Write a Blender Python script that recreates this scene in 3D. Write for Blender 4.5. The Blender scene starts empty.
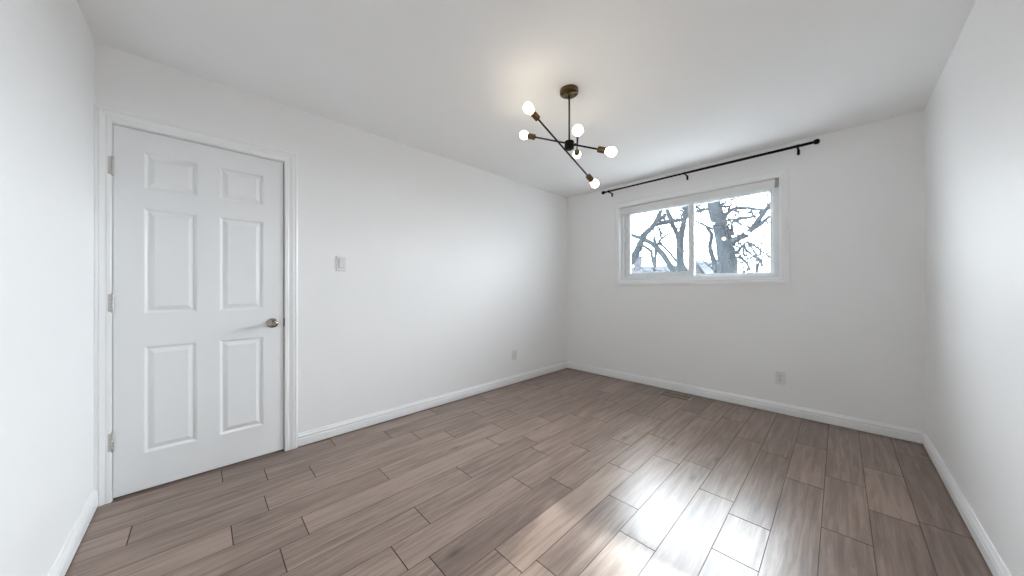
import bpy, math, random
from mathutils import Vector, Matrix

# ------------------------------------------------------------------ camera, sky, sun, exposure
scene = bpy.context.scene
COL = scene.collection
W, D, H = 3.1614, 4.1719, 2.44          # room: x along the window wall, y along the door wall
CAM = Vector((2.72685, 0.40092, 1.14062))
FPX, YAW, PITCH, ROLL = 318.96, 0.798362, 0.00155, -0.00135

fwd = Vector((-math.sin(YAW) * math.cos(PITCH), math.cos(YAW) * math.cos(PITCH), math.sin(PITCH)))
rgt = Vector((math.cos(YAW), math.sin(YAW), 0))
upv = rgt.cross(fwd)
rgt2 = rgt * math.cos(ROLL) + upv * math.sin(ROLL)
upv2 = upv * math.cos(ROLL) - rgt * math.sin(ROLL)
cam_data = bpy.data.cameras.new('camera')
cam_data.sensor_width = 36.0
cam_data.lens = FPX / 1024.0 * 36.0
cam_data.clip_start = 0.02
cam_data.clip_end = 300
cam = bpy.data.objects.new('camera', cam_data)
m = Matrix((rgt2, upv2, -fwd)).transposed().to_4x4()
m.translation = CAM
cam.matrix_world = m
COL.objects.link(cam)
scene.camera = cam

SKY = 84.0
world = bpy.data.worlds.new('overcast_sky')
scene.world = world
world.use_nodes = True
wn = world.node_tree
wn.nodes.clear()
w_out = wn.nodes.new('ShaderNodeOutputWorld')
w_bg = wn.nodes.new('ShaderNodeBackground')
w_tc = wn.nodes.new('ShaderNodeTexCoord')
w_dot = wn.nodes.new('ShaderNodeVectorMath')       # hazy overcast: brightest around the veiled sun
w_dot.operation = 'DOT_PRODUCT'
w_dot.inputs[1].default_value = Vector((-0.03, 0.95, 0.26)).normalized()
w_max = wn.nodes.new('ShaderNodeMath')
w_max.operation = 'MAXIMUM'
w_max.inputs[1].default_value = 0.0
w_pow = wn.nodes.new('ShaderNodeMath')
w_pow.operation = 'POWER'
w_pow.inputs[1].default_value = 7.0
w_mad = wn.nodes.new('ShaderNodeMath')
w_mad.operation = 'MULTIPLY_ADD'
w_mad.inputs[1].default_value = SKY * 0.91
w_mad.inputs[2].default_value = SKY * 0.09
w_bg.inputs['Color'].default_value = (0.91, 0.95, 1.0, 1)
wn.links.new(w_tc.outputs['Generated'], w_dot.inputs[0])
wn.links.new(w_dot.outputs['Value'], w_max.inputs[0])
wn.links.new(w_max.outputs[0], w_pow.inputs[0])
wn.links.new(w_pow.outputs[0], w_mad.inputs[0])
wn.links.new(w_mad.outputs[0], w_bg.inputs['Strength'])
wn.links.new(w_bg.outputs[0], w_out.inputs['Surface'])

sun_data = bpy.data.lights.new('hazy_sun', 'SUN')
sun_data.energy = 7.5
sun_data.angle = math.radians(1.2)
sun_data.color = (1.0, 0.97, 0.92)
sun = bpy.data.objects.new('hazy_sun', sun_data)
sun.rotation_euler = Vector((0.71, -2.45, -1.30)).to_track_quat('-Z', 'Y').to_euler()
sun.location = (-3, 14, 8)
COL.objects.link(sun)

# sampling aid only: tells the renderer where the sky comes in
pl_data = bpy.data.lights.new('window_portal', 'AREA')
pl_data.shape = 'RECTANGLE'
pl_data.size, pl_data.size_y = 1.50, 0.88
pl_data.cycles.is_portal = True
portal = bpy.data.objects.new('window_portal', pl_data)
portal.location = (1.575, D + 0.315, 1.69)
portal.rotation_euler = (math.radians(-90), 0, 0)
COL.objects.link(portal)

vs = scene.view_settings
scene.display_settings.display_device = 'sRGB'
vs.view_transform = 'Standard'
vs.look = 'None'
vs.gamma = 1.0
vs.use_curve_mapping = False
vs.exposure = 0.31
scene.cycles.max_bounces = 16
scene.cycles.diffuse_bounces = 12
scene.cycles.glossy_bounces = 6
scene.cycles.transparent_max_bounces = 16
scene.cycles.sample_clamp_indirect = 12.0
scene.cycles.use_denoising = True
BULB = 12.5

# ------------------------------------------------------------------ materials
def new_mat(name):
    mt = bpy.data.materials.new(name)
    mt.use_nodes = True
    nt = mt.node_tree
    return mt, nt, nt.nodes['Principled BSDF']

def paint(name, col, rough, bump=0.0, scale=180, spec=0.5, metal=0.0, var=0.0):
    mt, nt, b = new_mat(name)
    b.inputs['Base Color'].default_value = (*col, 1)
    b.inputs['Roughness'].default_value = rough
    b.inputs['Metallic'].default_value = metal
    b.inputs['Specular IOR Level'].default_value = spec
    tc = nt.nodes.new('ShaderNodeTexCoord')
    if var:
        n2 = nt.nodes.new('ShaderNodeTexNoise')
        n2.inputs['Scale'].default_value = 3.0
        n2.inputs['Detail'].default_value = 4
        mx = nt.nodes.new('ShaderNodeMix')
        mx.data_type = 'RGBA'
        mx.inputs['A'].default_value = (*[c * (1 - var) for c in col], 1)
        mx.inputs['B'].default_value = (*[min(1, c * (1 + var)) for c in col], 1)
        nt.links.new(tc.outputs['Object'], n2.inputs['Vector'])
        nt.links.new(n2.outputs[0], mx.inputs['Factor'])
        nt.links.new(mx.outputs['Result'], b.inputs['Base Color'])
    if bump:
        n = nt.nodes.new('ShaderNodeTexNoise')
        n.inputs['Scale'].default_value = scale
        n.inputs['Detail'].default_value = 3
        bp = nt.nodes.new('ShaderNodeBump')
        bp.inputs['Strength'].default_value = bump
        bp.inputs['Distance'].default_value = 0.002
        nt.links.new(tc.outputs['Object'], n.inputs['Vector'])
        nt.links.new(n.outputs[0], bp.inputs['Height'])
        nt.links.new(bp.outputs[0], b.inputs['Normal'])
    return mt

M_WALL = paint('wall_paint', (0.90, 0.90, 0.90), 0.45, bump=0.06, scale=120, spec=0.16, var=0.008)
M_CEIL = paint('ceiling_paint', (0.91, 0.91, 0.91), 0.8, bump=0.08, scale=150, spec=0.12, var=0.006)
M_TRIM = paint('trim_gloss_white', (0.90, 0.905, 0.91), 0.30, bump=0.01, scale=60)
M_DOOR = paint('door_white', (0.85, 0.86, 0.865), 0.34, bump=0.03, scale=260)
M_VINYL = paint('window_vinyl', (0.78, 0.81, 0.83), 0.32, bump=0.01, scale=60)
M_BLIND = paint('blind_fabric', (0.80, 0.80, 0.79), 0.7, bump=0.06, scale=500, spec=0.25)
M_PLATE = paint('cover_plate_plastic', (0.78, 0.78, 0.77), 0.3, bump=0.005)
M_SLOT = paint('dark_slot', (0.03, 0.03, 0.03), 0.6, bump=0.01)
M_NICKEL = paint('satin_nickel', (0.36, 0.33, 0.29), 0.26, bump=0.02, metal=1.0)
M_STRIKE = paint('tarnished_nickel', (0.12, 0.11, 0.10), 0.35, bump=0.02, metal=1.0)
M_HINGE = paint('hinge_nickel', (0.62, 0.60, 0.57), 0.38, bump=0.02, metal=1.0)
M_BLACK = paint('matte_black_metal', (0.004, 0.004, 0.004), 0.5, bump=0.02, spec=0.22)
M_ARM = paint('dark_bronze_rod', (0.010, 0.008, 0.007), 0.42, bump=0.02, metal=0.0, spec=0.3)
M_BRASS = paint('antique_brass', (0.150, 0.098, 0.046), 0.32, bump=0.04, metal=1.0, var=0.35)
M_REG = paint('register_bronze', (0.20, 0.15, 0.11), 0.35, bump=0.02, metal=0.5)
M_REGTAB = paint('register_cream', (0.42, 0.37, 0.31), 0.4, bump=0.02)
M_SUB = paint('joint_dark', (0.02, 0.014, 0.011), 0.8, bump=0.02)
M_EDGE = paint('plank_edge_stain', (0.070, 0.049, 0.040), 0.75, bump=0.02, spec=0.15)
M_EDGE2 = paint('plank_side_stain', (0.120, 0.084, 0.068), 0.75, bump=0.02, spec=0.15)
M_GRASS = paint('bounce_lawn', (0.30, 0.30, 0.30), 0.9, bump=0.3, scale=20, var=0.4)  # unseen lawn, made pale to bounce daylight up onto the ceiling
M_SIDING = paint('pale_siding', (0.090, 0.094, 0.108), 0.8, bump=0.05, scale=10, var=0.1, spec=0.0)
M_ROOF = paint('grey_shingle', (0.085, 0.090, 0.104), 0.9, bump=0.3, scale=30, var=0.25, spec=0.0)
M_TWIG = paint('haze_grey_twigs', (0.050, 0.0570, 0.0640), 0.9, bump=0.1, scale=40, var=0.2, spec=0.0)  # same bluish haze carried in the twig colour

def bark_mat(name, c1, c2):
    mt, nt, b = new_mat(name)
    b.inputs['Roughness'].default_value = 0.9
    b.inputs['Specular IOR Level'].default_value = 0.0
    tc = nt.nodes.new('ShaderNodeTexCoord')
    mp = nt.nodes.new('ShaderNodeMapping')
    mp.inputs['Scale'].default_value = (14, 14, 3)
    n = nt.nodes.new('ShaderNodeTexNoise')
    n.inputs['Scale'].default_value = 1.6
    n.inputs['Detail'].default_value = 8
    rp = nt.nodes.new('ShaderNodeValToRGB')
    rp.color_ramp.elements[0].position = 0.35
    rp.color_ramp.elements[0].color = (*c1, 1)
    rp.color_ramp.elements[1].position = 0.68
    rp.color_ramp.elements[1].color = (*c2, 1)
    bp = nt.nodes.new('ShaderNodeBump')
    bp.inputs['Strength'].default_value = 0.7
    bp.inputs['Distance'].default_value = 0.03
    nt.links.new(tc.outputs['Object'], mp.inputs[0])
    nt.links.new(mp.outputs[0], n.inputs['Vector'])
    nt.links.new(n.outputs[0], rp.inputs[0])
    nt.links.new(rp.outputs[0], b.inputs['Base Color'])
    nt.links.new(n.outputs[0], bp.inputs['Height'])
    nt.links.new(bp.outputs[0], b.inputs['Normal'])
    return mt
M_BARK = bark_mat('bark_haze_grey', (0.030, 0.0365, 0.0425), (0.060, 0.0700, 0.0790))  # blue cast of outdoor haze put into the bark colours

def glass_mat():
    mt = bpy.data.materials.new('window_glass')
    mt.use_nodes = True
    nt = mt.node_tree
    nt.nodes.clear()
    out = nt.nodes.new('ShaderNodeOutputMaterial')
    tr = nt.nodes.new('ShaderNodeBsdfTransparent')
    tr.inputs['Color'].default_value = (0.970, 0.985, 0.988, 1)
    gl = nt.nodes.new('ShaderNodeBsdfGlossy')
    gl.inputs['Roughness'].default_value = 0.015
    lw = nt.nodes.new('ShaderNodeLayerWeight')      # same from both faces of the thin pane
    lw.inputs['Blend'].default_value = 0.5
    pw = nt.nodes.new('ShaderNodeMath')
    pw.operation = 'POWER'
    pw.inputs[1].default_value = 5.0
    fr = nt.nodes.new('ShaderNodeMath')
    fr.operation = 'MULTIPLY_ADD'
    fr.inputs[1].default_value = 0.96
    fr.inputs[2].default_value = 0.04
    nt.links.new(lw.outputs['Facing'], pw.inputs[0])
    nt.links.new(pw.outputs[0], fr.inputs[0])
    mx = nt.nodes.new('ShaderNodeMixShader')
    nt.links.new(fr.outputs[0], mx.inputs[0])
    nt.links.new(tr.outputs[0], mx.inputs[1])
    nt.links.new(gl.outputs[0], mx.inputs[2])
    nt.links.new(mx.outputs[0], out.inputs['Surface'])
    return mt
M_GLASS = glass_mat()

def bulb_mat():
    mt, nt, b = new_mat('lit_bulb_glass')
    b.inputs['Base Color'].default_value = (0.95, 0.93, 0.88, 1)
    b.inputs['Roughness'].default_value = 0.3
    b.inputs['Emission Color'].default_value = (1.0, 0.86, 0.64, 1)
    b.inputs['Emission Strength'].default_value = BULB
    return mt
M_BULB = bulb_mat()

def floor_mat():
    mt, nt, b = new_mat('hand_scraped_hardwood')
    N, L = nt.nodes.new, nt.links.new
    tc = N('ShaderNodeTexCoord')
    at = N('ShaderNodeAttribute')
    at.attribute_name = 'plank'
    sep = N('ShaderNodeSeparateColor')
    L(at.outputs['Color'], sep.inputs[0])
    off = N('ShaderNodeVectorMath')
    off.operation = 'SCALE'
    off.inputs['Scale'].default_value = 37.0
    L(at.outputs['Color'], off.inputs[0])
    add = N('ShaderNodeVectorMath')
    L(tc.outputs['Object'], add.inputs[0])
    L(off.outputs[0], add.inputs[1])
    # long grain
    mp = N('ShaderNodeMapping')
    mp.inputs['Scale'].default_value = (42, 2.6, 1)
    L(add.outputs[0], mp.inputs[0])
    g = N('ShaderNodeTexNoise')
    g.inputs['Scale'].default_value = 1.0
    g.inputs['Detail'].default_value = 8
    g.inputs['Roughness'].default_value = 0.62
    g.inputs['Distortion'].default_value = 0.6
    L(mp.outputs[0], g.inputs['Vector'])
    # soft clouds of stain
    mp2 = N('ShaderNodeMapping')
    mp2.inputs['Scale'].default_value = (8, 2.2, 1)
    L(add.outputs[0], mp2.inputs[0])
    c = N('ShaderNodeTexNoise')
    c.inputs['Scale'].default_value = 1.0
    c.inputs['Detail'].default_value = 5
    L(mp2.outputs[0], c.inputs['Vector'])
    # knots
    mp3 = N('ShaderNodeMapping')
    mp3.inputs['Scale'].default_value = (5.5, 2.2, 1)
    L(add.outputs[0], mp3.inputs[0])
    v = N('ShaderNodeTexVoronoi')
    v.inputs['Scale'].default_value = 0.9
    L(mp3.outputs[0], v.inputs['Vector'])
    kn = N('ShaderNodeMapRange')
    kn.inputs['From Min'].default_value = 0.02
    kn.inputs['From Max'].default_value = 0.13
    kn.inputs['To Min'].default_value = 0.45
    kn.inputs['To Max'].default_value = 1.0
    L(v.outputs['Distance'], kn.inputs['Value'])
    # plank tone
    rp = N('ShaderNodeValToRGB')
    e = rp.color_ramp.elements
    e[0].position = 0.0
    e[0].color = (0.120, 0.080, 0.064, 1)
    e[1].position = 1.0
    e[1].color = (0.330, 0.240, 0.195, 1)
    mid = rp.color_ramp.elements.new(0.55)
    mid.color = (0.215, 0.152, 0.124, 1)
    s1 = N('ShaderNodeMath')
    s1.operation = 'MULTIPLY_ADD'
    L(g.outputs[0], s1.inputs[0])
    s1.inputs[1].default_value = 2.1
    s1.inputs[2].default_value = -0.95
    s2 = N('ShaderNodeMath')
    s2.operation = 'MULTIPLY_ADD'
    L(c.outputs[0], s2.inputs[0])
    s2.inputs[1].default_value = 0.70
    L(s1.outputs[0], s2.inputs[2])
    s3 = N('ShaderNodeMath')
    s3.operation = 'MULTIPLY_ADD'
    L(sep.outputs['Red'], s3.inputs[0])
    s3.inputs[1].default_value = 0.42
    L(s2.outputs[0], s3.inputs[2])
    L(s3.outputs[0], rp.inputs[0])
    mk = N('ShaderNodeMix')
    mk.data_type = 'RGBA'
    mk.inputs['A'].default_value = (0.03, 0.02, 0.016, 1)
    L(kn.outputs[0], mk.inputs['Factor'])
    L(rp.outputs[0], mk.inputs['B'])
    L(mk.outputs['Result'], b.inputs['Base Color'])
    rr = N('ShaderNodeMapRange')
    rr.inputs['To Min'].default_value = 0.285
    rr.inputs['To Max'].default_value = 0.35
    L(c.outputs[0], rr.inputs['Value'])
    L(rr.outputs[0], b.inputs['Roughness'])
    b.inputs['Specular IOR Level'].default_value = 0.6
    # scraped ripples across the board + fine grain
    mp4 = N('ShaderNodeMapping')
    mp4.inputs['Scale'].default_value = (16, 5, 1)
    L(add.outputs[0], mp4.inputs[0])
    r = N('ShaderNodeTexNoise')
    r.inputs['Scale'].default_value = 1.0
    r.inputs['Detail'].default_value = 2
    L(mp4.outputs[0], r.inputs['Vector'])
    hb = N('ShaderNodeMath')
    hb.operation = 'MULTIPLY_ADD'
    L(g.outputs[0], hb.inputs[0])
    hb.inputs[1].default_value = 0.16
    L(r.outputs[0], hb.inputs[2])
    bp = N('ShaderNodeBump')
    bp.inputs['Strength'].default_value = 0.32
    bp.inputs['Distance'].default_value = 0.006
    L(hb.outputs[0], bp.inputs['Height'])
    L(bp.outputs[0], b.inputs['Normal'])
    return mt
M_FLOOR = floor_mat()

# ------------------------------------------------------------------ mesh helpers
class MB:
    def __init__(s):
        s.v, s.f, s.sm = [], [], []

    def add(s, vs, fs, smooth=False):
        o = len(s.v)
        s.v += [tuple(p) for p in vs]
        s.f += [tuple(i + o for i in q) for q in fs]
        s.sm += [smooth] * len(fs)
        return s

    def box(s, a, b):
        x0, y0, z0 = a
        x1, y1, z1 = b
        return s.add([(x0, y0, z0), (x1, y0, z0), (x1, y1, z0), (x0, y1, z0),
                      (x0, y0, z1), (x1, y0, z1), (x1, y1, z1), (x0, y1, z1)],
                     [(3, 2, 1, 0), (4, 5, 6, 7), (0, 1, 5, 4), (1, 2, 6, 5), (2, 3, 7, 6), (3, 0, 4, 7)])

    def bbox(s, a, b, r):
        """box with chamfered edges on every side"""
        c = [(a[i] + b[i]) / 2 for i in range(3)]
        h = [(b[i] - a[i]) / 2 for i in range(3)]
        vs, idx = [], {}
        for sx in (-1, 1):
            for sy in (-1, 1):
                for sz in (-1, 1):
                    for ax in range(3):
                        p = [c[0] + sx * (h[0] - r), c[1] + sy * (h[1] - r), c[2] + sz * (h[2] - r)]
                        p[ax] = c[ax] + (sx, sy, sz)[ax] * h[ax]
                        idx[(sx, sy, sz, ax)] = len(vs)
                        vs.append(p)
        fs = []
        S = (-1, 1)
        for ax in range(3):
            o = [i for i in range(3) if i != ax]
            for sg in S:
                q = []
                for (p1, p2) in ((-1, -1), (1, -1), (1, 1), (-1, 1)):
                    k = [0, 0, 0]
                    k[ax], k[o[0]], k[o[1]] = sg, p1, p2
                    q.append(idx[(*k, ax)])
                if (sg < 0) != (ax == 1):
                    q.reverse()
                fs.append(q)
        for ax in range(3):
            o = [i for i in range(3) if i != ax]
            for s1 in S:
                for s2 in S:
                    def key(e, face):
                        k = [0, 0, 0]
                        k[ax], k[o[0]], k[o[1]] = e, s1, s2
                        return idx[(*k, face)]
                    q = [key(-1, o[0]), key(1, o[0]), key(1, o[1]), key(-1, o[1])]
                    fs.append(q)
        for k in [(x, y, z) for x in S for y in S for z in S]:
            fs.append([idx[(*k, 0)], idx[(*k, 1)], idx[(*k, 2)]])
        return s.add(vs, fs)

    def tube(s, pts, rad, n=12, caps=True, smooth=True):
        pts = [Vector(p) for p in pts]
        if not hasattr(rad, '__len__'):
            rad = [rad] * len(pts)
        t0 = (pts[1] - pts[0]).normalized()
        ref = Vector((0, 0, 1)) if abs(t0.z) < 0.9 else Vector((1, 0, 0))
        u = t0.cross(ref).normalized()
        vs = []
        for i, p in enumerate(pts):
            a = pts[max(i - 1, 0)]
            c = pts[min(i + 1, len(pts) - 1)]
            t = (c - a).normalized()
            u = (u - t * u.dot(t)).normalized()
            w = t.cross(u)
            for k in range(n):
                th = 2 * math.pi * k / n
                vs.append(p + (u * math.cos(th) + w * math.sin(th)) * rad[i])
        fs = []
        for i in range(len(pts) - 1):
            for k in range(n):
                k2 = (k + 1) % n
                fs.append((i * n + k, i * n + k2, (i + 1) * n + k2, (i + 1) * n + k))
        s.add(vs, fs, smooth)
        if caps:
            o = len(s.v) - len(vs)
            e = o + (len(pts) - 1) * n
            s.f += [tuple(o + k for k in reversed(range(n))), tuple(e + k for k in range(n))]
            s.sm += [False, False]
        return s

    def lathe(s, origin, axis, prof, n=24, smooth=True):
        """prof: list of (distance along axis, radius)"""
        axis = Vector(axis).normalized()
        o = Vector(origin)
        ref = Vector((0, 0, 1)) if abs(axis.z) < 0.9 else Vector((1, 0, 0))
        u = axis.cross(ref).normalized()
        w = axis.cross(u)
        vs = []
        for (d, r) in prof:
            for k in range(n):
                th = 2 * math.pi * k / n
                vs.append(o + axis * d + (u * math.cos(th) + w * math.sin(th)) * max(r, 1e-5))
        fs = []
        for i in range(len(prof) - 1):
            for k in range(n):
                k2 = (k + 1) % n
                fs.append((i * n + k, i * n + k2, (i + 1) * n + k2, (i + 1) * n + k))
        s.add(vs, fs, smooth)
        b = len(s.v) - len(vs)
        e = b + (len(prof) - 1) * n
        s.f += [tuple(b + k for k in reversed(range(n))), tuple(e + k for k in range(n))]
        s.sm += [False, False]
        return s

    def build(s, name, mat, parent=None, recalc=True):
        me = bpy.data.meshes.new(name)
        me.from_pydata(s.v, [], s.f)
        me.materials.append(mat)
        me.polygons.foreach_set('use_smooth', s.sm)
        if recalc:
            import bmesh
            bm = bmesh.new()
            bm.from_mesh(me)
            bmesh.ops.recalc_face_normals(bm, faces=bm.faces)
            bm.to_mesh(me)
            bm.free()
        me.update()
        o = bpy.data.objects.new(name, me)
        COL.objects.link(o)
        if parent is not None:
            o.parent = parent
            # parents sit unrotated at their own base: keep world coordinates
            base = parent.location.copy()
            q = parent.parent
            while q is not None:
                base += q.location
                q = q.parent
            me.transform(Matrix.Translation(-base))
        else:
            # put the origin at the base of the thing
            xs = [v.co for v in me.vertices]
            lo = Vector([min(c[i] for c in xs) for i in range(3)])
            hi = Vector([max(c[i] for c in xs) for i in range(3)])
            org = Vector(((lo.x + hi.x) / 2, (lo.y + hi.y) / 2, lo.z))
            me.transform(Matrix.Translation(-org))
            o.location = org
        return o

def thing(name, loc, label, cat, group=None):
    o = bpy.data.objects.new(name, None)
    o.empty_display_size = 0.05
    COL.objects.link(o)
    o.location = loc
    o['label'] = label
    o['category'] = cat
    if group:
        o['group'] = group
    return o

def structure(o):
    o['kind'] = 'structure'
    return o

def struct_empty(name, loc):
    o = bpy.data.objects.new(name, None)
    COL.objects.link(o)
    o.location = loc
    o['kind'] = 'structure'
    return o

# ------------------------------------------------------------------ floor: planks along y, joints where the photograph has them
PW, X0 = 0.1655, 0.016
joints = {1: [0.686, 1.445], 2: [0.898, 1.594], 3: [1.794], 4: [1.208], 5: [0.76, 1.959, 2.557],
          6: [1.57, 2.178], 7: [1.197, 2.098], 8: [1.002, 1.75, 2.352], 9: [1.907], 10: [2.312, 2.918],
          11: [2.015, 2.618], 12: [1.811, 2.703], 13: [2.434, 3.343], 14: [2.006, 2.317, 3.218],
          15: [2.925, 3.55], 16: [2.523, 3.12], 17: [2.865, 3.435], 18: [2.91, 3.85]}
rnd = random.Random(11)
fv, ff, fm, fc = [], [], [], []
def plank(x0, x1, y0, y1, col):
    g, d = 0.0006, 0.0014
    o = len(fv)
    lev = [(g, 0.5 * g, -0.004), (g, 0.5 * g, -d * 0.7), (g + d, 0.5 * g + 0.8 * d, 0.0)]
    for (i, j, z) in lev:
        for (x, y) in ((x0 + j, y0 + i), (x1 - j, y0 + i), (x1 - j, y1 - i), (x0 + j, y1 - i)):
            fv.append((x, y, z))
            fc.append(col)
    for l in range(2):
        for k in range(4):
            k2 = (k + 1) % 4
            ff.append((o + l * 4 + k, o + l * 4 + k2, o + l * 4 + 4 + k2, o + l * 4 + 4 + k))
            fm.append(2 if k % 2 == 0 else 3)
    ff.append((o + 8, o + 9, o + 10, o + 11))
    fm.append(0)
tones = {(5, 3): 0.1, (6, 2): 0.15, (9, 0): 0.62, (8, 1): 0.75, (10, 2): 0.85, (7, 2): 0.2}
for k in range(-1, 20):
    xa, xb = max(X0 + k * PW, -0.05), min(X0 + (k + 1) * PW, W + 0.05)
    if xb - xa < 0.004:
        continue
    js = list(joints.get(k, [1.1 + 0.3 * (k % 3)]))
    while js[0] > 0.80:
        js.insert(0, js[0] - rnd.uniform(0.6, 1.15))
    while js[-1] < D - 0.45:
        js.append(js[-1] + rnd.uniform(0.55, 1.1))
    js = [-0.05] + [j for j in js if 0.0 < j < D] + [D + 0.05]
    for q in range(len(js) - 1):
        t = tones.get((k, q), min(1, max(0, rnd.gauss(0.45, 0.24))))
        plank(xa, xb, js[q], js[q + 1], (t, rnd.random(), rnd.random(), 1))
o = len(fv)
for p in ((-0.05, -0.05, -0.0035), (W + 0.05, -0.05, -0.0035), (W + 0.05, D + 0.05, -0.0035), (-0.05, D + 0.05, -0.0035),
          (-0.05, -0.05, -0.12), (W + 0.05, -0.05, -0.12), (W + 0.05, D + 0.05, -0.12), (-0.05, D + 0.05, -0.12)):
    fv.append(p)
    fc.append((0, 0, 0, 1))
for q in ((0, 1, 2, 3), (7, 6, 5, 4), (0, 4, 5, 1), (1, 5, 6, 2), (2, 6, 7, 3), (3, 7, 4, 0)):
    ff.append(tuple(o + i for i in q))
    fm.append(1)
me = bpy.data.meshes.new('floor')
me.from_pydata(fv, [], ff)
me.materials.append(M_FLOOR)
me.materials.append(M_SUB)
me.materials.append(M_EDGE)
me.materials.append(M_EDGE2)
me.polygons.foreach_set('material_index', fm)
at = me.color_attributes.new('plank', 'FLOAT_COLOR', 'POINT')
for i, c in enumerate(fc):
    at.data[i].color = c
me.update()
floor = bpy.data.objects.new('floor', me)
COL.objects.link(floor)
structure(floor)

# ------------------------------------------------------------------ room shell
T = 0.16
structure(MB().box((-T, -T, H), (W + T, D + 0.30, H + 0.12)).build('ceiling', M_CEIL))
structure(MB().box((-2.0, D + 0.302, H + 0.02), (W + 2.0, D + 0.85, H + 0.12)).build('eave', M_TRIM))  # added overhang, out of view: keeps high sky light off the window
DY0, DY1, DZ = 0.050, 0.8285, 2.042            # door recess in the left wall
b = MB()
b.box((-T, -T, -0.12), (0, DY0, H)).box((-T, DY1, -0.12), (0, D + T, H)).box((-T, DY0, DZ), (0, DY1, H))
b.box((-T, DY0, -0.12), (-0.075, DY1, DZ))
structure(b.build('wall_left', M_WALL))
WX0, WX1, WZ0, WZ1 = 0.800, 2.345, 1.240, 2.150   # clear opening of the window
TB = 0.30                                          # wall thickened out of view, its deep reveal cuts oblique window light
b = MB()
b.box((0, D, -0.12), (WX0 - 0.012, D + TB, H)).box((WX1 + 0.012, D, -0.12), (W, D + TB, H))
b.box((WX0 - 0.012, D, -0.12), (WX1 + 0.012, D + TB, WZ0 - 0.012)).box((WX0 - 0.012, D, WZ1 + 0.012), (WX1 + 0.012, D + TB, H))
structure(b.build('wall_back', M_WALL))
structure(MB().box((W, -T, -0.12), (W + T, D + T, H)).build('wall_right', M_WALL))
structure(MB().box((0, -T, -0.12), (W, 0, H)).build('wall_near', M_WALL))

# baseboards: (height, protrusion) profile
BASE = [(0.009, 0.0), (0.009, 0.015), (0.058, 0.015), (0.062, 0.0125), (0.068, 0.0125), (0.072, 0.0145), (0.078, 0.0135),
        (0.086, 0.0085), (0.091, 0.0065), (0.095, 0.0060), (0.096, 0.0045), (0.096, 0.0)]
def baseboard(name, a, b_, inward, mit0, mit1):
    a, b_, n = Vector((*a, 0)), Vector((*b_, 0)), Vector((*inward, 0))
    t = (b_ - a).normalized()
    mb = MB()
    vs = []
    for (p, sg, mt) in ((a, 1, mit0), (b_, -1, mit1)):
        for (z, v) in BASE:
            vs.append(p + n * v + t * (sg * v if mt else 0) + Vector((0, 0, z)))
    k = len(BASE)
    fs = [(i, i + 1, k + i + 1, k + i) for i in range(k - 1)]
    fs += [tuple(range(k)), tuple(reversed(range(k, 2 * k))), (k - 1, 0, k, 2 * k - 1)]
    mb.add(vs, fs)
    structure(mb.build(name, M_TRIM))
baseboard('baseboard_left', (0, 0.8990), (0, D), (1, 0), False, True)
baseboard('baseboard_back', (0, D), (W, D), (0, -1), True, True)
baseboard('baseboard_right', (W, D), (W, 0), (-1, 0), True, True)
baseboard('baseboard_near', (0.0165, 0), (W, 0), (0, 1), False, True)

# mitred casing: profile (u outward from the inner edge, v out of the wall)
CAS = [(0.0, 0.0), (0.0, 0.009), (0.004, 0.011), (0.018, 0.0115), (0.022, 0.0095), (0.026, 0.0105), (0.040, 0.0150),
       (0.046, 0.0160), (0.050, 0.0130), (0.054, 0.0160), (0.062, 0.0165), (0.066, 0.0140), (0.066, 0.0)]
def casing(corners, offs, place, width, closed):
    """corners: 2-D path; offs: outward direction at each corner (mitre)"""
    k = len(CAS)
    sc = width / 0.066
    vs = []
    for (p, d) in zip(corners, offs):
        for (u, v) in CAS:
            vs.append(place(p[0] + d[0] * u * sc, p[1] + d[1] * u * sc, v))
    n = len(corners)
    fs = []
    for c in range(n if closed else n - 1):
        c2 = (c + 1) % n
        for i in range(k - 1):
            fs.append((c * k + i, c * k + i + 1, c2 * k + i + 1, c2 * k + i))
        fs.append((c * k + k - 1, c * k, c2 * k, c2 * k + k - 1))
    if not closed:
        fs += [tuple(range(k)), tuple(reversed(range((n - 1) * k, n * k)))]
    return MB().add(vs, fs)

# ------------------------------------------------------------------ door in the left wall
door = struct_empty('door_1', (0, 0.443, 0))
casing([(0.0565, 0.0), (0.0565, 2.036), (0.8215, 2.036), (0.8215, 0.0)],
       [(-0.82, 0), (-0.82, 1.06), (1.06, 1.06), (1.06, 0)],
       lambda a, z, v: (v, a, z), 0.0700, False).build('door_casing', M_TRIM, door)
b = MB()   # jamb and stop inside the wall
b.box((-0.0745, DY0 + 0.0005, 0), (0.0, 0.0590, DZ - 0.001)).box((-0.0745, 0.8210, 0), (0.0, DY1 - 0.0005, DZ - 0.001))
b.box((-0.0745, 0.0590, 2.0325), (0.0, 0.8210, DZ - 0.001))
b.box((-0.0745, 0.0590, 0), (-0.040, 0.071, 2.0325)).box((-0.0745, 0.8090, 0), (-0.040, 0.8210, 2.0325)).box((-0.0745, 0.071, 2.0205), (-0.040, 0.8090, 2.0325))
b.build('door_jamb', M_TRIM, door)

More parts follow.
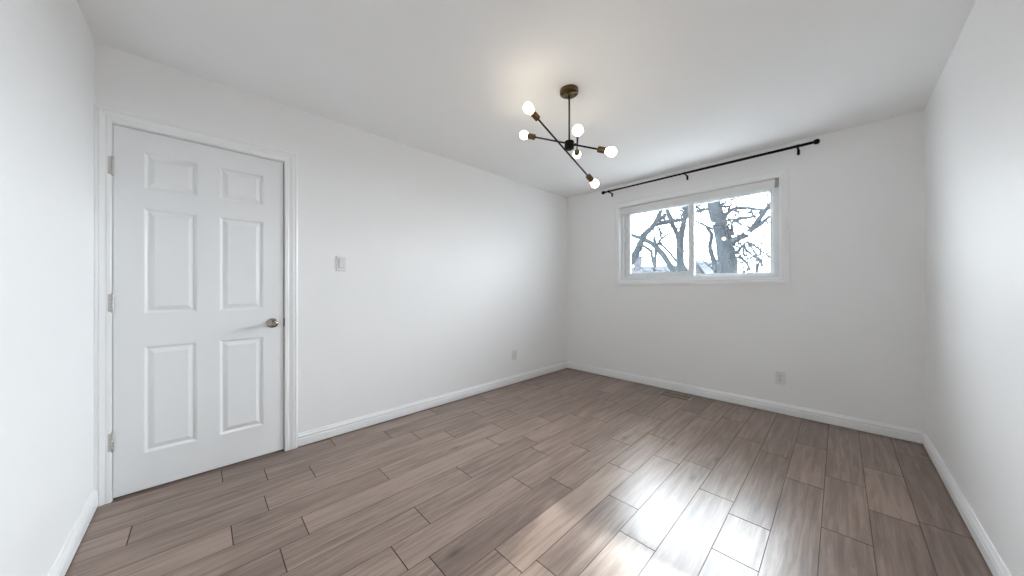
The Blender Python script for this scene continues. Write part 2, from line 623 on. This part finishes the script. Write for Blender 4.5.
# slab with six moulded panels
SY0, SY1, SZ0, SZ1, SX = 0.0615, 0.8140, 0.015, 2.0275, -0.002
cols = [(0.170, 0.386), (0.484, 0.705)]
rows = [(0.217, 0.817), (1.002, 1.596), (1.706, 1.911)]
ys = [SY0, cols[0][0], cols[0][1], cols[1][0], cols[1][1], SY1]
zs = [SZ0] + [v for r in rows for v in r] + [SZ1]
b = MB()
def P(y, z, d):
    return (SX - d, y, z)
for i in range(5):
    for j in range(7):
        y0, y1, z0, z1 = ys[i], ys[i + 1], zs[j], zs[j + 1]
        if i in (1, 3) and j in (1, 3, 5):
            rings = [(0, 0), (0.004, 0.0015), (0.012, 0.0095), (0.016, 0.0105), (0.019, 0.0100), (0.037, 0.0030), (0.041, 0.0018), (0.042, 0.0018)]
            vs = []
            for (ins, dep) in rings:
                vs += [P(y0 + ins, z0 + ins, dep), P(y1 - ins, z0 + ins, dep), P(y1 - ins, z1 - ins, dep), P(y0 + ins, z1 - ins, dep)]
            fs = []
            for r in range(len(rings) - 1):
                for k in range(4):
                    k2 = (k + 1) % 4
                    fs.append((r * 4 + k, r * 4 + k2, r * 4 + 4 + k2, r * 4 + 4 + k))
            e = (len(rings) - 1) * 4
            fs.append((e, e + 1, e + 2, e + 3))
            b.add(vs, fs)
        else:
            b.add([P(y0, z0, 0), P(y1, z0, 0), P(y1, z1, 0), P(y0, z1, 0)], [(0, 1, 2, 3)])
bk = 0.035
b.add([P(SY0, SZ0, 0), P(SY1, SZ0, 0), P(SY1, SZ1, 0), P(SY0, SZ1, 0), P(SY0, SZ0, bk), P(SY1, SZ0, bk), P(SY1, SZ1, bk), P(SY0, SZ1, bk)],
      [(7, 6, 5, 4), (0, 4, 5, 1), (1, 5, 6, 2), (2, 6, 7, 3), (3, 7, 4, 0)])
b.build('door_slab', M_DOOR, door)
# knob
kz, ky = 0.905, 0.752
kb = MB().lathe((SX, ky, kz), (1, 0, 0), [(-0.001, 0.033), (0.004, 0.033), (0.008, 0.030), (0.010, 0.022), (0.012, 0.013), (0.026, 0.011),
                                          (0.034, 0.014), (0.040, 0.022), (0.047, 0.0265), (0.054, 0.0265), (0.060, 0.022), (0.063, 0.015),
                                          (0.0635, 0.009), (0.062, 0.007)], 28).build('door_knob', M_NICKEL, door)
kb['label'] = 'round satin nickel knob'
MB().bbox((-0.0030, 0.8150, kz - 0.028), (0.0040, 0.8225, kz + 0.028), 0.0008).build('strike_plate', M_STRIKE, door)
for hz in (1.802, 1.066, 0.321):
    hb = MB()
    hb.bbox((-0.0010, 0.0450, hz - 0.0475), (0.0125, 0.0562, hz + 0.0475), 0.0012)
    hg = hb.build('hinge', M_HINGE, door)
    pn = MB()
    for s_ in range(5):
        z0 = hz - 0.0475 + s_ * 0.019
        pn.lathe((0.0085, 0.0602, z0 + 0.0006), (0, 0, 1), [(0, 0.0050), (0.0008, 0.0058), (0.0170, 0.0058), (0.0178, 0.0050)], 14)
    pn.lathe((0.0085, 0.0602, hz - 0.0475), (0, 0, -1), [(0, 0.0040), (0.004, 0.0050), (0.007, 0.0025)], 12)
    pn.lathe((0.0085, 0.0602, hz + 0.0475), (0, 0, 1), [(0, 0.0040), (0.004, 0.0050), (0.006, 0.0030)], 12)
    pn.build('hinge_pin', M_HINGE, hg)

# ------------------------------------------------------------------ window in the back wall
win = struct_empty('window_1', ((WX0 + WX1) / 2, D, WZ0))
casing([(WX0 - 0.004, WZ0 - 0.004), (WX0 - 0.004, WZ1 + 0.003), (WX1 + 0.004, WZ1 + 0.003), (WX1 + 0.004, WZ0 - 0.004)],
       [(-0.97, -0.97), (-0.97, 1), (1.1, 1), (1.1, -0.97)],
       lambda a, z, v: (a, D - v, z), 0.0600, True).build('window_casing', M_TRIM, win)
b = MB()
e = 0.0115
b.box((WX0 - e, D, WZ0 - e), (WX0, D + 0.125, WZ1 + e)).box((WX1, D, WZ0 - e), (WX1 + e, D + 0.125, WZ1 + e))
b.box((WX0, D, WZ0 - e), (WX1, D + 0.125, WZ0)).box((WX0, D, WZ1), (WX1, D + 0.125, WZ1 + e))
b.build('window_jamb', M_TRIM, win)

def rect_frame(x0, x1, z0, z1, l, r, bo, to, y0, y1, ch=0.004):
    """hollow rectangular frame, chamfered on its room side"""
    vs = []
    for (i, y) in ((0, y1), (0, y0 + ch), (1, y0), (2, y0), (3, y0 + ch), (3, y1)):
        k = {0: 0.0, 1: ch, 2: 1.0, 3: 1.0}[i]
        sub = ch if i == 2 else 0
        if i == 1:
            q = (ch, ch, ch, ch)
        elif i == 0:
            q = (0, 0, 0, 0)
        else:
            q = (l - sub, r - sub, bo - sub, to - sub)
        vs += [(x0 + q[0], y, z0 + q[2]), (x1 - q[1], y, z0 + q[2]), (x1 - q[1], y, z1 - q[3]), (x0 + q[0], y, z1 - q[3])]
    fs = []
    for r_ in range(6):
        r2 = (r_ + 1) % 6
        for k in range(4):
            k2 = (k + 1) % 4
            fs.append((r_ * 4 + k, r_ * 4 + k2, r2 * 4 + k2, r2 * 4 + k))
    return MB().add(vs, fs)
FX0, FX1, FZ0, FZ1 = WX0, WX1, WZ0, WZ1
rect_frame(FX0, FX1, FZ0, FZ1, 0.040, 0.052, 0.038, 0.060, D + 0.048, D + 0.122).build('window_frame', M_VINYL, win)
# sliding sash on the left, room side
ls = rect_frame(0.838, 1.628, 1.276, 2.096, 0.068, 0.060, 0.052, 0.040, D + 0.066, D + 0.090).build('sliding_sash', M_VINYL, win)
MB().box((0.900, D + 0.0720, 1.322), (1.574, D + 0.0740, 2.062)).box((0.900, D + 0.0820, 1.322), (1.574, D + 0.0840, 2.062)).build('window_pane', M_GLASS, ls)
MB().bbox((1.588, D + 0.058, 1.60), (1.606, D + 0.0665, 1.72), 0.002).build('sash_latch', M_VINYL, ls)
# fixed light on the right, behind
rs = rect_frame(1.566, 2.297, 1.274, 2.096, 0.050, 0.030, 0.022, 0.040, D + 0.093, D + 0.118).build('fixed_sash', M_VINYL, win)
MB().box((1.606, D + 0.0990, 1.290), (2.273, D + 0.1010, 2.062)).box((1.606, D + 0.1090, 1.290), (2.273, D + 0.1110, 2.062)).build('window_pane', M_GLASS, rs)

# roller blind rolled up in the head of the opening
bl = thing('roller_blind', (1.566, D + 0.04, 2.06), 'white roller blind rolled up into its cassette at the top of the window', 'blind')
b = MB()
b.bbox((0.816, D + 0.012, 2.070), (2.314, D + 0.017, 2.147), 0.0015)
b.box((0.816, D + 0.017, 2.1425), (2.314, D + 0.047, 2.147))
b.build('cassette', M_BLIND, bl)
MB().lathe((0.822, D + 0.032, 2.107), (1, 0, 0), [(0, 0.0135), (1.486, 0.0135)], 20).build('fabric_roll', M_BLIND, bl)
MB().bbox((0.826, D + 0.026, 2.056), (2.304, D + 0.036, 2.075), 0.003).build('hem_bar', M_VINYL, bl)
for xx in (0.8015, 2.316):
    MB().bbox((xx, D + 0.014, 2.075), (xx + (0.013 if xx < 1 else 0.004), D + 0.046, 2.148), 0.001).build('end_bracket', M_PLATE if xx < 1 else M_HINGE, bl)

# ------------------------------------------------------------------ curtain rod above the window
RZ, RY = 2.364, D - 0.09
cr = thing('curtain_rod', (1.61, D - 0.045, RZ), 'long matte black metal curtain rod on three brackets above the window', 'curtain rod')
MB().tube([(0.655, RY, RZ), (1.62, RY, RZ)], 0.0095, 16).build('inner_tube', M_BLACK, cr)
MB().tube([(1.60, RY, RZ), (2.565, RY, RZ)], 0.0118, 16).build('outer_tube', M_BLACK, cr)
for (xx, sg) in ((0.660, -1), (2.560, 1)):
    MB().lathe((xx, RY, RZ), (sg, 0, 0), [(-0.012, 0.0105), (0, 0.0110), (0.004, 0.0125), (0.010, 0.0125), (0.012, 0.0095), (0.016, 0.0095), (0.020, 0.0150),
                                          (0.028, 0.0200), (0.038, 0.0215), (0.048, 0.0195), (0.055, 0.0130), (0.057, 0.004)], 20).build('finial', M_BLACK, cr)
for xx in (0.700, 1.582, 2.478):
    b = MB()
    b.lathe((xx - 0.009, RY, RZ), (1, 0, 0), [(0, 0.0125), (0.002, 0.0140), (0.016, 0.0140), (0.018, 0.0125)], 18)
    b.tube([(xx, RY + 0.008, RZ - 0.006), (xx, D - 0.030, RZ - 0.010), (xx, D - 0.012, RZ - 0.018), (xx, D - 0.006, RZ - 0.035)], 0.0075, 12)
    b.bbox((xx - 0.010, D - 0.007, RZ - 0.052), (xx + 0.010, D - 0.0002, RZ - 0.004), 0.002)
    b.lathe((xx, D - 0.006, RZ - 0.044), (0, -1, 0), [(0, 0.004), (0.002, 0.004), (0.003, 0.002)], 10)
    b.build('bracket', M_BLACK, cr)

# ------------------------------------------------------------------ chandelier
def unproj(px, py, depth):
    """point seen at a pixel of the photograph at a given depth from the camera"""
    return CAM + (fwd + rgt2 * ((px - 512) / FPX) + upv2 * ((288 - py) / FPX)) * depth
CX, CY = 1.4945, 2.127
HUB = Vector((CX, CY, 2.0785))
ch = thing('chandelier', (CX, CY, 1.86), 'black and antique brass six-bulb branching chandelier hanging lit from the ceiling', 'ceiling light')
can = MB().lathe((CX, CY, H), (0, 0, -1), [(0, 0.0600), (0.018, 0.0605), (0.0235, 0.0595), (0.0260, 0.0570), (0.0270, 0.010), (0.030, 0.009), (0.040, 0.0085)], 40).build('canopy', M_BRASS, ch)
for s_ in (-1, 1):
    c = Vector((CX, CY, H - 0.0268)) + rgt * (0.045 * s_)
    MB().lathe(c, (0, 0, -1), [(0, 0.0058), (0.003, 0.0058), (0.005, 0.0040)], 14).build('screw', M_BLACK, can)
MB().tube([(CX, CY, H - 0.030), (CX, CY, 2.09)], 0.0054, 14).build('stem', M_ARM, ch)
hb = MB()
hb.lathe((CX, CY, 2.108), (0, 0, -1), [(0, 0.012), (0.004, 0.026), (0.008, 0.0310), (0.018, 0.0310), (0.020, 0.0285), (0.023, 0.0285), (0.025, 0.0310),
                                       (0.036, 0.0310), (0.038, 0.0285), (0.041, 0.0285), (0.043, 0.0310), (0.052, 0.0310), (0.057, 0.024), (0.060, 0.008)], 28)
hb.build('hub', M_BLACK, ch)
ARMS = [((528.0, 107.6), 1.90, (594.9, 183.8), 2.30), ((523.7, 135.0), 2.24, (612.0, 151.9), 1.955), ((577.8, 130.2), 1.74, (576.9, 154.5), 2.41)]
for (pa, da, pb, db) in ARMS:
    A, B = unproj(*pa, da), unproj(*pb, db)
    ax = (B - A).normalized()
    L_ = (B - A).length
    S0 = 0.092                                  # bulb centre to the back of its socket
    ar = MB()
    ar.tube([A + ax * S0, B - ax * S0], 0.0056, 12)
    md = (A + B) / 2
    hp = A + ax * (HUB - A).dot(ax)             # nearest point of the rod to the hub
    off = hp - HUB
    if off.length > 0.008:
        nn = off.normalized()
        ar.lathe(HUB + nn * 0.012, nn, [(0, 0.009), (max(0.006, off.length - 0.012), 0.009), (max(0.010, off.length - 0.006), 0.0085)], 14)
    arm = ar.build('arm', M_ARM, ch)
    for (c, d) in ((A, ax), (B, -ax)):
        # socket cup, mouth towards the bulb
        MB().lathe(c + d * S0, -d, [(-0.004, 0.006), (0, 0.0075), (0.001, 0.0175), (0.003, 0.0190), (0.052, 0.0190), (0.054, 0.0178), (0.051, 0.0165), (0.040, 0.0160)], 24).build('socket', M_BRASS, arm)
        R_ = 0.0285
        prof = [(-0.058, 0.0125), (-0.046, 0.0130), (-0.038, 0.0160), (-0.030, 0.0200), (-0.022, 0.0238), (-0.014, 0.0270), (-0.006, 0.0291)]
        prof += [(R_ * math.sin(t), R_ * math.cos(t)) for t in [math.radians(q) for q in (0, 15, 30, 45, 60, 72, 82, 89)]]
        MB().lathe(c, -d, prof, 24).build('light_bulb', M_BULB, arm)

# ------------------------------------------------------------------ switch, outlets, register
def wall_part(n, u):
    """local frame: a along the wall, z up, v out of the wall"""
    def place(base):
        base = Vector(base)
        return lambda a, z, v: tuple(base + u * a + Vector((0, 0, z)) + n * v)
    return place

def pbox(fr, a0, a1, z0, z1, v0, v1, r=0.0):
    mb = MB()
    q = [(a0, z0), (a1, z0), (a1, z1), (a0, z1)]
    s_ = [(1, 1), (-1, 1), (-1, -1), (1, -1)]
    vs = []
    for (v, ins) in ((v0, 0), (v1 - r, 0), (v1, r)):
        vs += [fr(p[0] + k[0] * ins, p[1] + k[1] * ins, v) for p, k in zip(q, s_)]
    fs = [(0, 1, 2, 3), (8, 9, 10, 11)]
    for l in range(2):
        for k in range(4):
            k2 = (k + 1) % 4
            fs.append((l * 4 + k, l * 4 + k2, l * 4 + 4 + k2, l * 4 + 4 + k))
    return mb.add(vs, fs)

LW = wall_part(Vector((1, 0, 0)), Vector((0, 1, 0)))
BW = wall_part(Vector((0, -1, 0)), Vector((1, 0, 0)))

base = (0, 1.186, 1.279)
sw = thing('light_switch', base, 'white rocker light switch on the wall beside the door', 'light switch')
fr = LW(base)
pbox(fr, -0.036, 0.036, 0, 0.1145, 0.0002, 0.0060, 0.0025).build('faceplate', M_PLATE, sw)
pbox(fr, -0.0168, 0.0168, 0.0238, 0.0908, 0.0060, 0.0066, 0.0002).build('rocker_surround', M_SLOT, sw)
fs_ = MB()
vs_ = [fr(-0.0155, 0.0250, 0.0062), fr(0.0155, 0.0250, 0.0062), fr(0.0155, 0.0896, 0.0062), fr(-0.0155, 0.0896, 0.0062),
       fr(-0.0155, 0.0250, 0.0085), fr(0.0155, 0.0250, 0.0085), fr(0.0155, 0.0573, 0.0098), fr(-0.0155, 0.0573, 0.0098),
       fr(0.0155, 0.0896, 0.0132), fr(-0.0155, 0.0896, 0.0132)]
fs_.add(vs_, [(0, 1, 2, 3), (0, 1, 5, 4), (4, 5, 6, 7), (7, 6, 8, 9), (9, 8, 2, 3), (1, 2, 8, 6, 5), (0, 4, 7, 9, 3)]).build('rocker', M_PLATE, sw)

def outlet(base, place, label):
    o_ = thing('power_outlet', base, label, 'power outlet', 'wall outlets above the baseboards')
    f = place(base)
    pbox(f, -0.0350, 0.0350, 0, 0.1145, 0.0002, 0.0058, 0.0025).build('faceplate', M_PLATE, o_)
    for zc in (0.0375, 0.0770):
        r_ = MB()
        n = 20
        vs = []
        for (v, k) in ((0.0057, 1.0), (0.0078, 1.0), (0.0085, 0.95)):
            for i in range(n):
                th = 2 * math.pi * i / n
                vs.append(f(0.0172 * k * math.cos(th), zc + max(-0.0138, min(0.0138, 0.0172 * math.sin(th))) * k, v))
        fs = [tuple(range(2 * n, 3 * n)), tuple(reversed(range(n)))]
        for l in range(2):
            for i in range(n):
                fs.append((l * n + i, l * n + (i + 1) % n, (l + 1) * n + (i + 1) % n, (l + 1) * n + i))
        rc = r_.add(vs, fs).build('receptacle', M_PLATE, o_)
        s_ = pbox(f, -0.0078, -0.0052, zc - 0.001, zc + 0.0075, 0.0080, 0.0088)
        for q in (pbox(f, 0.0052, 0.0074, zc - 0.0005, zc + 0.0070, 0.0080, 0.0088), pbox(f, -0.0024, 0.0024, zc - 0.0098, zc - 0.0052, 0.0080, 0.0088)):
            s_.add(q.v, q.f)
        s_.build('slots', M_SLOT, rc)
    c = Vector(f(0, 0.05725, 0.0056))
    MB().lathe(c, Vector(f(0, 0, 1)) - Vector(f(0, 0, 0)), [(0, 0.0034), (0.001, 0.0034), (0.0016, 0.0020)], 12).build('screw', M_HINGE, o_)
outlet((0, 3.100, 0.282), LW, 'white duplex outlet low on the left wall, near the far corner')
outlet((2.352, D, 0.270), BW, 'white duplex outlet low on the back wall, under the window\'s right end')

# floor register by the back wall
g0, g1, h0, h1 = 1.358, 1.664, 3.938, 4.060
rg = thing('floor_register', ((g0 + g1) / 2, (h0 + h1) / 2, 0), 'brown metal air register set in the floorboards by the back baseboard', 'floor vent')
b = MB()
for (a, c) in (((g0 + 0.018, h0), (g1 - 0.018, h0 + 0.022)), ((g0 + 0.018, h1 - 0.022), (g1 - 0.018, h1))):
    b.bbox((a[0], a[1], 0.0003), (c[0], c[1], 0.0050), 0.0015)
b.box((g0 + 0.01, h0 + 0.01, 0.0003), (g1 - 0.01, h1 - 0.01, 0.0010))
b.build('register_frame', M_REG, rg)
for (x0, x1) in ((g0, g0 + 0.0185), (g1 - 0.0185, g1)):
    MB().bbox((x0, h0, 0.0003), (x1, h1, 0.0055), 0.0015).build('end_rail', M_REGTAB, rg)
b = MB()
for i in range(10):
    x = g0 + 0.040 + i * (g1 - g0 - 0.080) / 9
    b.bbox((x - 0.0035, h0 + 0.020, 0.0009), (x + 0.0035, h1 - 0.020, 0.0045), 0.001)
b.bbox((g0 + 0.018, (h0 + h1) / 2 - 0.004, 0.0009), (g1 - 0.018, (h0 + h1) / 2 + 0.004, 0.0046), 0.001)
b.build('grille', M_REGTAB, rg)
MB().box((g0 + 0.018, h0 + 0.018, 0.0011), (g1 - 0.018, h1 - 0.018, 0.0016)).build('duct_opening', M_SLOT, rg)

# ------------------------------------------------------------------ outdoors
GZ = -0.7
gb = MB().box((-40, D + 0.31, GZ - 0.3), (30, D + 60, GZ))
structure(gb.build('ground', M_GRASS))

def at(px, py, y):
    """point seen at a pixel of the photograph on the plane of that y"""
    d = fwd + rgt2 * ((px - 512) / FPX) + upv2 * ((288 - py) / FPX)
    return CAM + d * ((y - CAM.y) / d.y)

def smooth_path(pts, rad, sub=4):
    """Catmull-Rom through the given points"""
    out, ro = [], []
    n = len(pts)
    for i in range(n - 1):
        p0, p1, p2, p3 = pts[max(i - 1, 0)], pts[i], pts[i + 1], pts[min(i + 2, n - 1)]
        for s_ in range(sub):
            t = s_ / sub
            out.append(0.5 * ((2 * p1) + (p2 - p0) * t + (2 * p0 - 5 * p1 + 4 * p2 - p3) * t * t + (3 * p1 - p0 - 3 * p2 + p3) * t ** 3))
            ro.append(rad[i] + (rad[i + 1] - rad[i]) * t)
    out.append(pts[-1])
    ro.append(rad[-1])
    return out, ro

tr = random.Random(5)
def px_path(pts, y, spread=0.0, y_end=None):
    """[(px, py, width in px)] at distance y, drifting to y_end along its length"""
    P_, R_ = [], []
    n = len(pts)
    for i, (px, py, w) in enumerate(pts):
        yy = y + ((y_end if y_end is not None else y) - y) * i / max(1, n - 1)
        p = at(px, py, yy)
        P_.append(p)
        R_.append(0.5 * (w + 0.9) / FPX * (p - CAM).dot(fwd))
    return P_, R_

def grow(mb, p, d, length, r, depth):
    """a thin crooked shoot with side shoots"""
    n = 5
    pts, rad = [p.copy()], [r]
    for i in range(n):
        d = (d + Vector((tr.gauss(0, .22), tr.gauss(0, .22), tr.gauss(0.03, .20)))).normalized()
        p = p + d * (length / n)
        pts.append(p.copy())
        rad.append(r * (1 - 0.55 * (i + 1) / n))
        if depth > 0 and i < n - 1 and tr.random() < 0.75:
            dd = (d + Vector((tr.gauss(0, .7), tr.gauss(0, .6), tr.gauss(0.1, .6)))).normalized()
            grow(mb, p, dd, length * tr.uniform(.35, .65), rad[-1] * 0.75, depth - 1)
    mb.tube(pts, rad, 5, caps=False)

def tree(loc_y, trunk, limbs, label, n_twigs, twig_len=0.8, group=None):
    P_, R_ = px_path(trunk, loc_y)
    foot = Vector((P_[0].x, P_[0].y, GZ))
    root = thing('tree', foot, label, 'tree', group)
    pts = [Vector((foot.x, foot.y, GZ - 0.05)), Vector((foot.x + 0.01, foot.y, GZ + 0.35)), (P_[0] + Vector((foot.x, foot.y, GZ + 0.5))) / 2] + P_
    rad = [R_[0] * 1.7, R_[0] * 1.25, R_[0] * 1.1] + R_
    # carry the trunk on above the window's view
    dirn = (P_[-1] - P_[-2]).normalized()
    pts += [P_[-1] + dirn * 0.9 + Vector((0.05, 0.1, 0.3)), P_[-1] + dirn * 1.7 + Vector((0.0, 0.2, 1.0))]
    rad += [R_[-1] * 0.8, R_[-1] * 0.4]
    a, r = smooth_path(pts, rad, 5)
    MB().tube(a, r, 16).build('trunk', M_BARK, root)
    hosts = [(a[len(a) // 3:], r[len(r) // 3:])]
    for (lp, y0, y1) in limbs:
        p2, r2 = px_path(lp, y0, y_end=y1)
        a2, rr2 = smooth_path(p2, r2, 5)
        MB().tube(a2, rr2, 10).build('branch', M_BARK, root)
        hosts.append((a2, rr2))
    tw = MB()
    for i in range(n_twigs):
        ha, hr = hosts[0] if tr.random() < 0.25 else tr.choice(hosts)
        k = tr.randrange(1, len(ha))
        d = Vector((tr.gauss(0, 1), tr.gauss(0, .6), tr.gauss(0.25, .8))).normalized()
        grow(tw, Vector(ha[k]), d, twig_len * tr.uniform(.5, 1.3), min(0.020, max(0.011, hr[k] * 0.35)), 2)
    t_ = tw.build('twigs', M_TWIG, root, recalc=False)
    t_['kind'] = 'stuff'
    return root

Y1 = D + 3.2
tree(Y1, [(727.3, 270.8, 16.8), (725.6, 251, 15.0), (721.4, 229.6, 13.2), (716.6, 214.7, 12.2), (713.8, 203, 10.8), (712.0, 190, 9.5)],
     [([(729.5, 245, 7.0), (734.5, 240.3, 6.4), (746, 234.5, 5.4), (752.7, 228, 4.6), (761, 216.4, 4.0), (768.5, 206.5, 3.2), (776, 196, 2.4)], Y1, Y1 - 0.6),
      ([(752, 229, 3.6), (757, 226.5, 3.0), (767.6, 218, 2.4), (779, 208, 1.6)], Y1 - 0.3, Y1 - 0.5),
      ([(722, 220, 3.4), (725.5, 215.5, 3.0), (733, 209.3, 2.6), (744.5, 208, 2.4), (761, 209.8, 1.9), (772, 209, 1.4)], Y1, Y1 + 0.7),
      ([(724, 229, 2.6), (730, 224, 2.2), (739.5, 218, 1.9), (752.7, 216.4, 1.6), (762.6, 209.7, 1.2)], Y1, Y1 - 0.7),
      ([(720, 226, 1.8), (713, 229, 1.7), (703, 224.5, 1.5), (693, 219.7, 1.3), (684, 214, 1.0)], Y1, Y1 + 0.5),
      ([(714, 206, 2.2), (708, 208.8, 2.1), (694, 212.5, 1.9), (681.3, 218.8, 1.4)], Y1, Y1 + 0.5),
      ([(717.5, 271.5, 6.0), (715.0, 264, 5.0), (711.8, 255, 3.8), (709.9, 246, 3.4), (711.6, 234.5, 2.8), (706, 228, 1.2)], Y1 + 0.1, Y1 + 0.4),
      ([(734.5, 254.5, 2.0), (741, 247.5, 1.8), (747.8, 242, 1.5), (752, 248, 1.2), (762, 264, 1.0)], Y1, Y1 - 0.6),
      ([(732, 230, 2.2), (733, 235, 2.0), (731.8, 226, 1.8), (729, 219, 1.2)], Y1, Y1 - 0.2),
      ([(738, 242, 1.6), (748, 251.5, 1.5), (757, 259, 1.3), (763.5, 266, 1.0)], Y1 - 0.1, Y1 - 0.9),
      ([(733, 257, 1.6), (741, 258.5, 1.4), (747, 264, 1.2), (751, 271, 1.0)], Y1, Y1 - 0.4),
      ([(748, 242, 1.4), (755, 246, 1.2), (764, 253, 1.0), (771, 258, .8)], Y1 - 0.2, Y1 - 0.8)],
     'big grey tree with the thickest trunk, seen in the right-hand pane', 64, 0.8)
Y2 = D + 7.2
tree(Y2, [(680.6, 270.8, 7.2), (680.1, 255.6, 6.4), (679.9, 240.3, 6.0), (682.0, 230.6, 4.9), (684.7, 218, 4.4), (686.2, 208, 3.9), (688, 196, 3.2)],
     [([(679.9, 241, 4.4), (677.2, 234.7, 3.8), (673.6, 226.4, 3.4), (668.2, 212.5, 3.0), (664, 200, 2.2)], Y2, Y2 + 0.4),
      ([(678.5, 262.5, 1.8), (676.4, 261.1, 1.7), (666.7, 249.3, 1.5), (657.6, 243, 1.2)], Y2, Y2 + 0.5),
      ([(673, 228, 1.4), (680, 227.5, 1.2), (684.5, 221.5, 1.0)], Y2, Y2 - 0.2)],
     'slender forked bare tree just left of the window\'s centre bar', 50, 0.9)
Y3 = D + 5.0
tree(Y3, [(626.0, 272.0, 6.8), (632.6, 259.7, 6.2), (638.9, 247.2, 5.6), (645.1, 234, 5.0), (652.8, 226.4, 4.2), (658.3, 216.7, 3.4), (663, 204, 2.2)],
     [([(652, 227, 3.2), (654.9, 225.6, 3.0), (666.7, 222.2, 2.6), (681.3, 219.2, 1.9), (690, 214, 1.2)], Y3, Y3 + 0.5),
      ([(640.5, 244, 2.2), (644.4, 246.5, 1.9), (650.7, 251.4, 1.7), (653.5, 263.9, 1.5), (654, 271, 1.3)], Y3, Y3 - 0.3)],
     'slanting bare tree leaning in from the left edge of the window', 44, 0.8)
Y4 = D + 9.6
tree(Y4, [(674.0, 272.5, 4.8), (667.6, 262, 4.6), (662.5, 254.2, 4.6), (654.2, 245.1, 4.2), (643, 238.9, 3.4), (632.6, 235.4, 2.8), (622, 231, 2.0)],
     [([(655.6, 247, 2.6), (655.6, 254, 2.2), (654.9, 267, 2.0)], Y4, Y4),
      ([(655.5, 246, 2.2), (654.9, 241, 1.8), (653.6, 236, 1.0)], Y4, Y4),
      ([(657, 247, 1.6), (661, 239.2, 1.4), (670.8, 232.6, 1.1)], Y4, Y4 - 0.4),
      ([(661.5, 239, 1.2), (661, 233, 1.0), (659.5, 227, .8)], Y4, Y4 - 0.2)],
     'low bare tree bending to the left between the two trunks of the left pane', 16, 0.7)

# far houses
def house(x0, x1, y0, y1, eave, ridge, along_x, label, chimney=None):
    h_ = thing('house', ((x0 + x1) / 2, (y0 + y1) / 2, GZ), label, 'house', 'houses beyond the trees')
    w = MB().box((x0, y0, GZ), (x1, y1, eave))
    if not along_x:
        xm = (x0 + x1) / 2
        w.add([(x0, y0, eave), (x1, y0, eave), (xm, y0, ridge - 0.1), (x0, y1, eave), (x1, y1, eave), (xm, y1, ridge - 0.1)], [(0, 1, 2), (5, 4, 3)])
    w.build('house_wall', M_SIDING, h_)
    q = 0.35
    t = 0.18
    r_ = MB()
    if along_x:
        ym = (y0 + y1) / 2
        sec = [(y0 - q, eave - 0.15), (ym, ridge), (y1 + q, eave - 0.15), (y1 + q, eave - 0.15 + t), (ym, ridge + t), (y0 - q, eave - 0.15 + t)]
        vs = [(x0 - q, a, z) for a, z in sec] + [(x1 + q, a, z) for a, z in sec]
    else:
        xm = (x0 + x1) / 2
        sec = [(x0 - q, eave - 0.15), (xm, ridge), (x1 + q, eave - 0.15), (x1 + q, eave - 0.15 + t), (xm, ridge + t), (x0 - q, eave - 0.15 + t)]
        vs = [(a, y0 - q, z) for a, z in sec] + [(a, y1 + q, z) for a, z in sec]
    fs = [(k, (k + 1) % 6, 6 + (k + 1) % 6, 6 + k) for k in range(6)] + [(0, 1, 4, 5), (1, 2, 3, 4), (6, 7, 10, 11), (7, 8, 9, 10)]
    r_.add(vs, fs).build('roof', M_ROOF, h_)
    if chimney:
        cx, cy, top = chimney
        MB().box((cx - 0.22, cy - 0.22, eave), (cx + 0.22, cy + 0.22, top)).box((cx - 0.28, cy - 0.28, top - 0.14), (cx + 0.28, cy + 0.28, top - 0.04)).build('chimney', M_SIDING, h_)
a, c = at(620, 268, D + 20), at(676, 268, D + 20)
house(a.x - 3, c.x, D + 18.5, D + 23, 1.75, 2.65, True, 'low far house with a long ridge roof, behind the left pane\'s trees', (at(639.5, 262, D + 20.5).x, D + 20.2, 3.6))
a, c = at(686, 268, D + 27), at(706, 268, D + 27)
house(a.x, c.x, D + 27, D + 32, 1.9, 3.5, False, 'far house showing a small pointed gable beside the thick trunk')

# bare shrub to the right of the thick trunk
sh_foot = at(752, 271, D + 6.5)
sb = thing('shrub', (sh_foot.x, sh_foot.y, GZ), 'thin bare shrub of many upright shoots right of the thick trunk', 'shrub')
b, b2 = MB(), MB()
for i in range(7):
    p = Vector((sh_foot.x + tr.gauss(0, .12), sh_foot.y + tr.gauss(0, .12), GZ - 0.03))
    d = Vector((tr.gauss(0, .16), tr.gauss(0, .12), 1)).normalized()
    L_ = tr.uniform(2.6, 3.3)
    q = [p + d * (L_ * k / 5) + Vector((tr.gauss(0, .03), tr.gauss(0, .03), 0)) * (k > 0) for k in range(6)]
    b.tube(q, [0.040 - 0.0045 * k for k in range(6)], 7)
    for j in range(9):
        k = tr.randrange(3, 6)
        dd = Vector((tr.gauss(0, .8), tr.gauss(0, .5), tr.uniform(.1, 1))).normalized()
        grow(b2, q[k], dd, tr.uniform(.4, .9), 0.012, 1)
b.build('stems', M_BARK, sb)
b2.build('twigs', M_TWIG, sb, recalc=False)['kind'] = 'stuff'
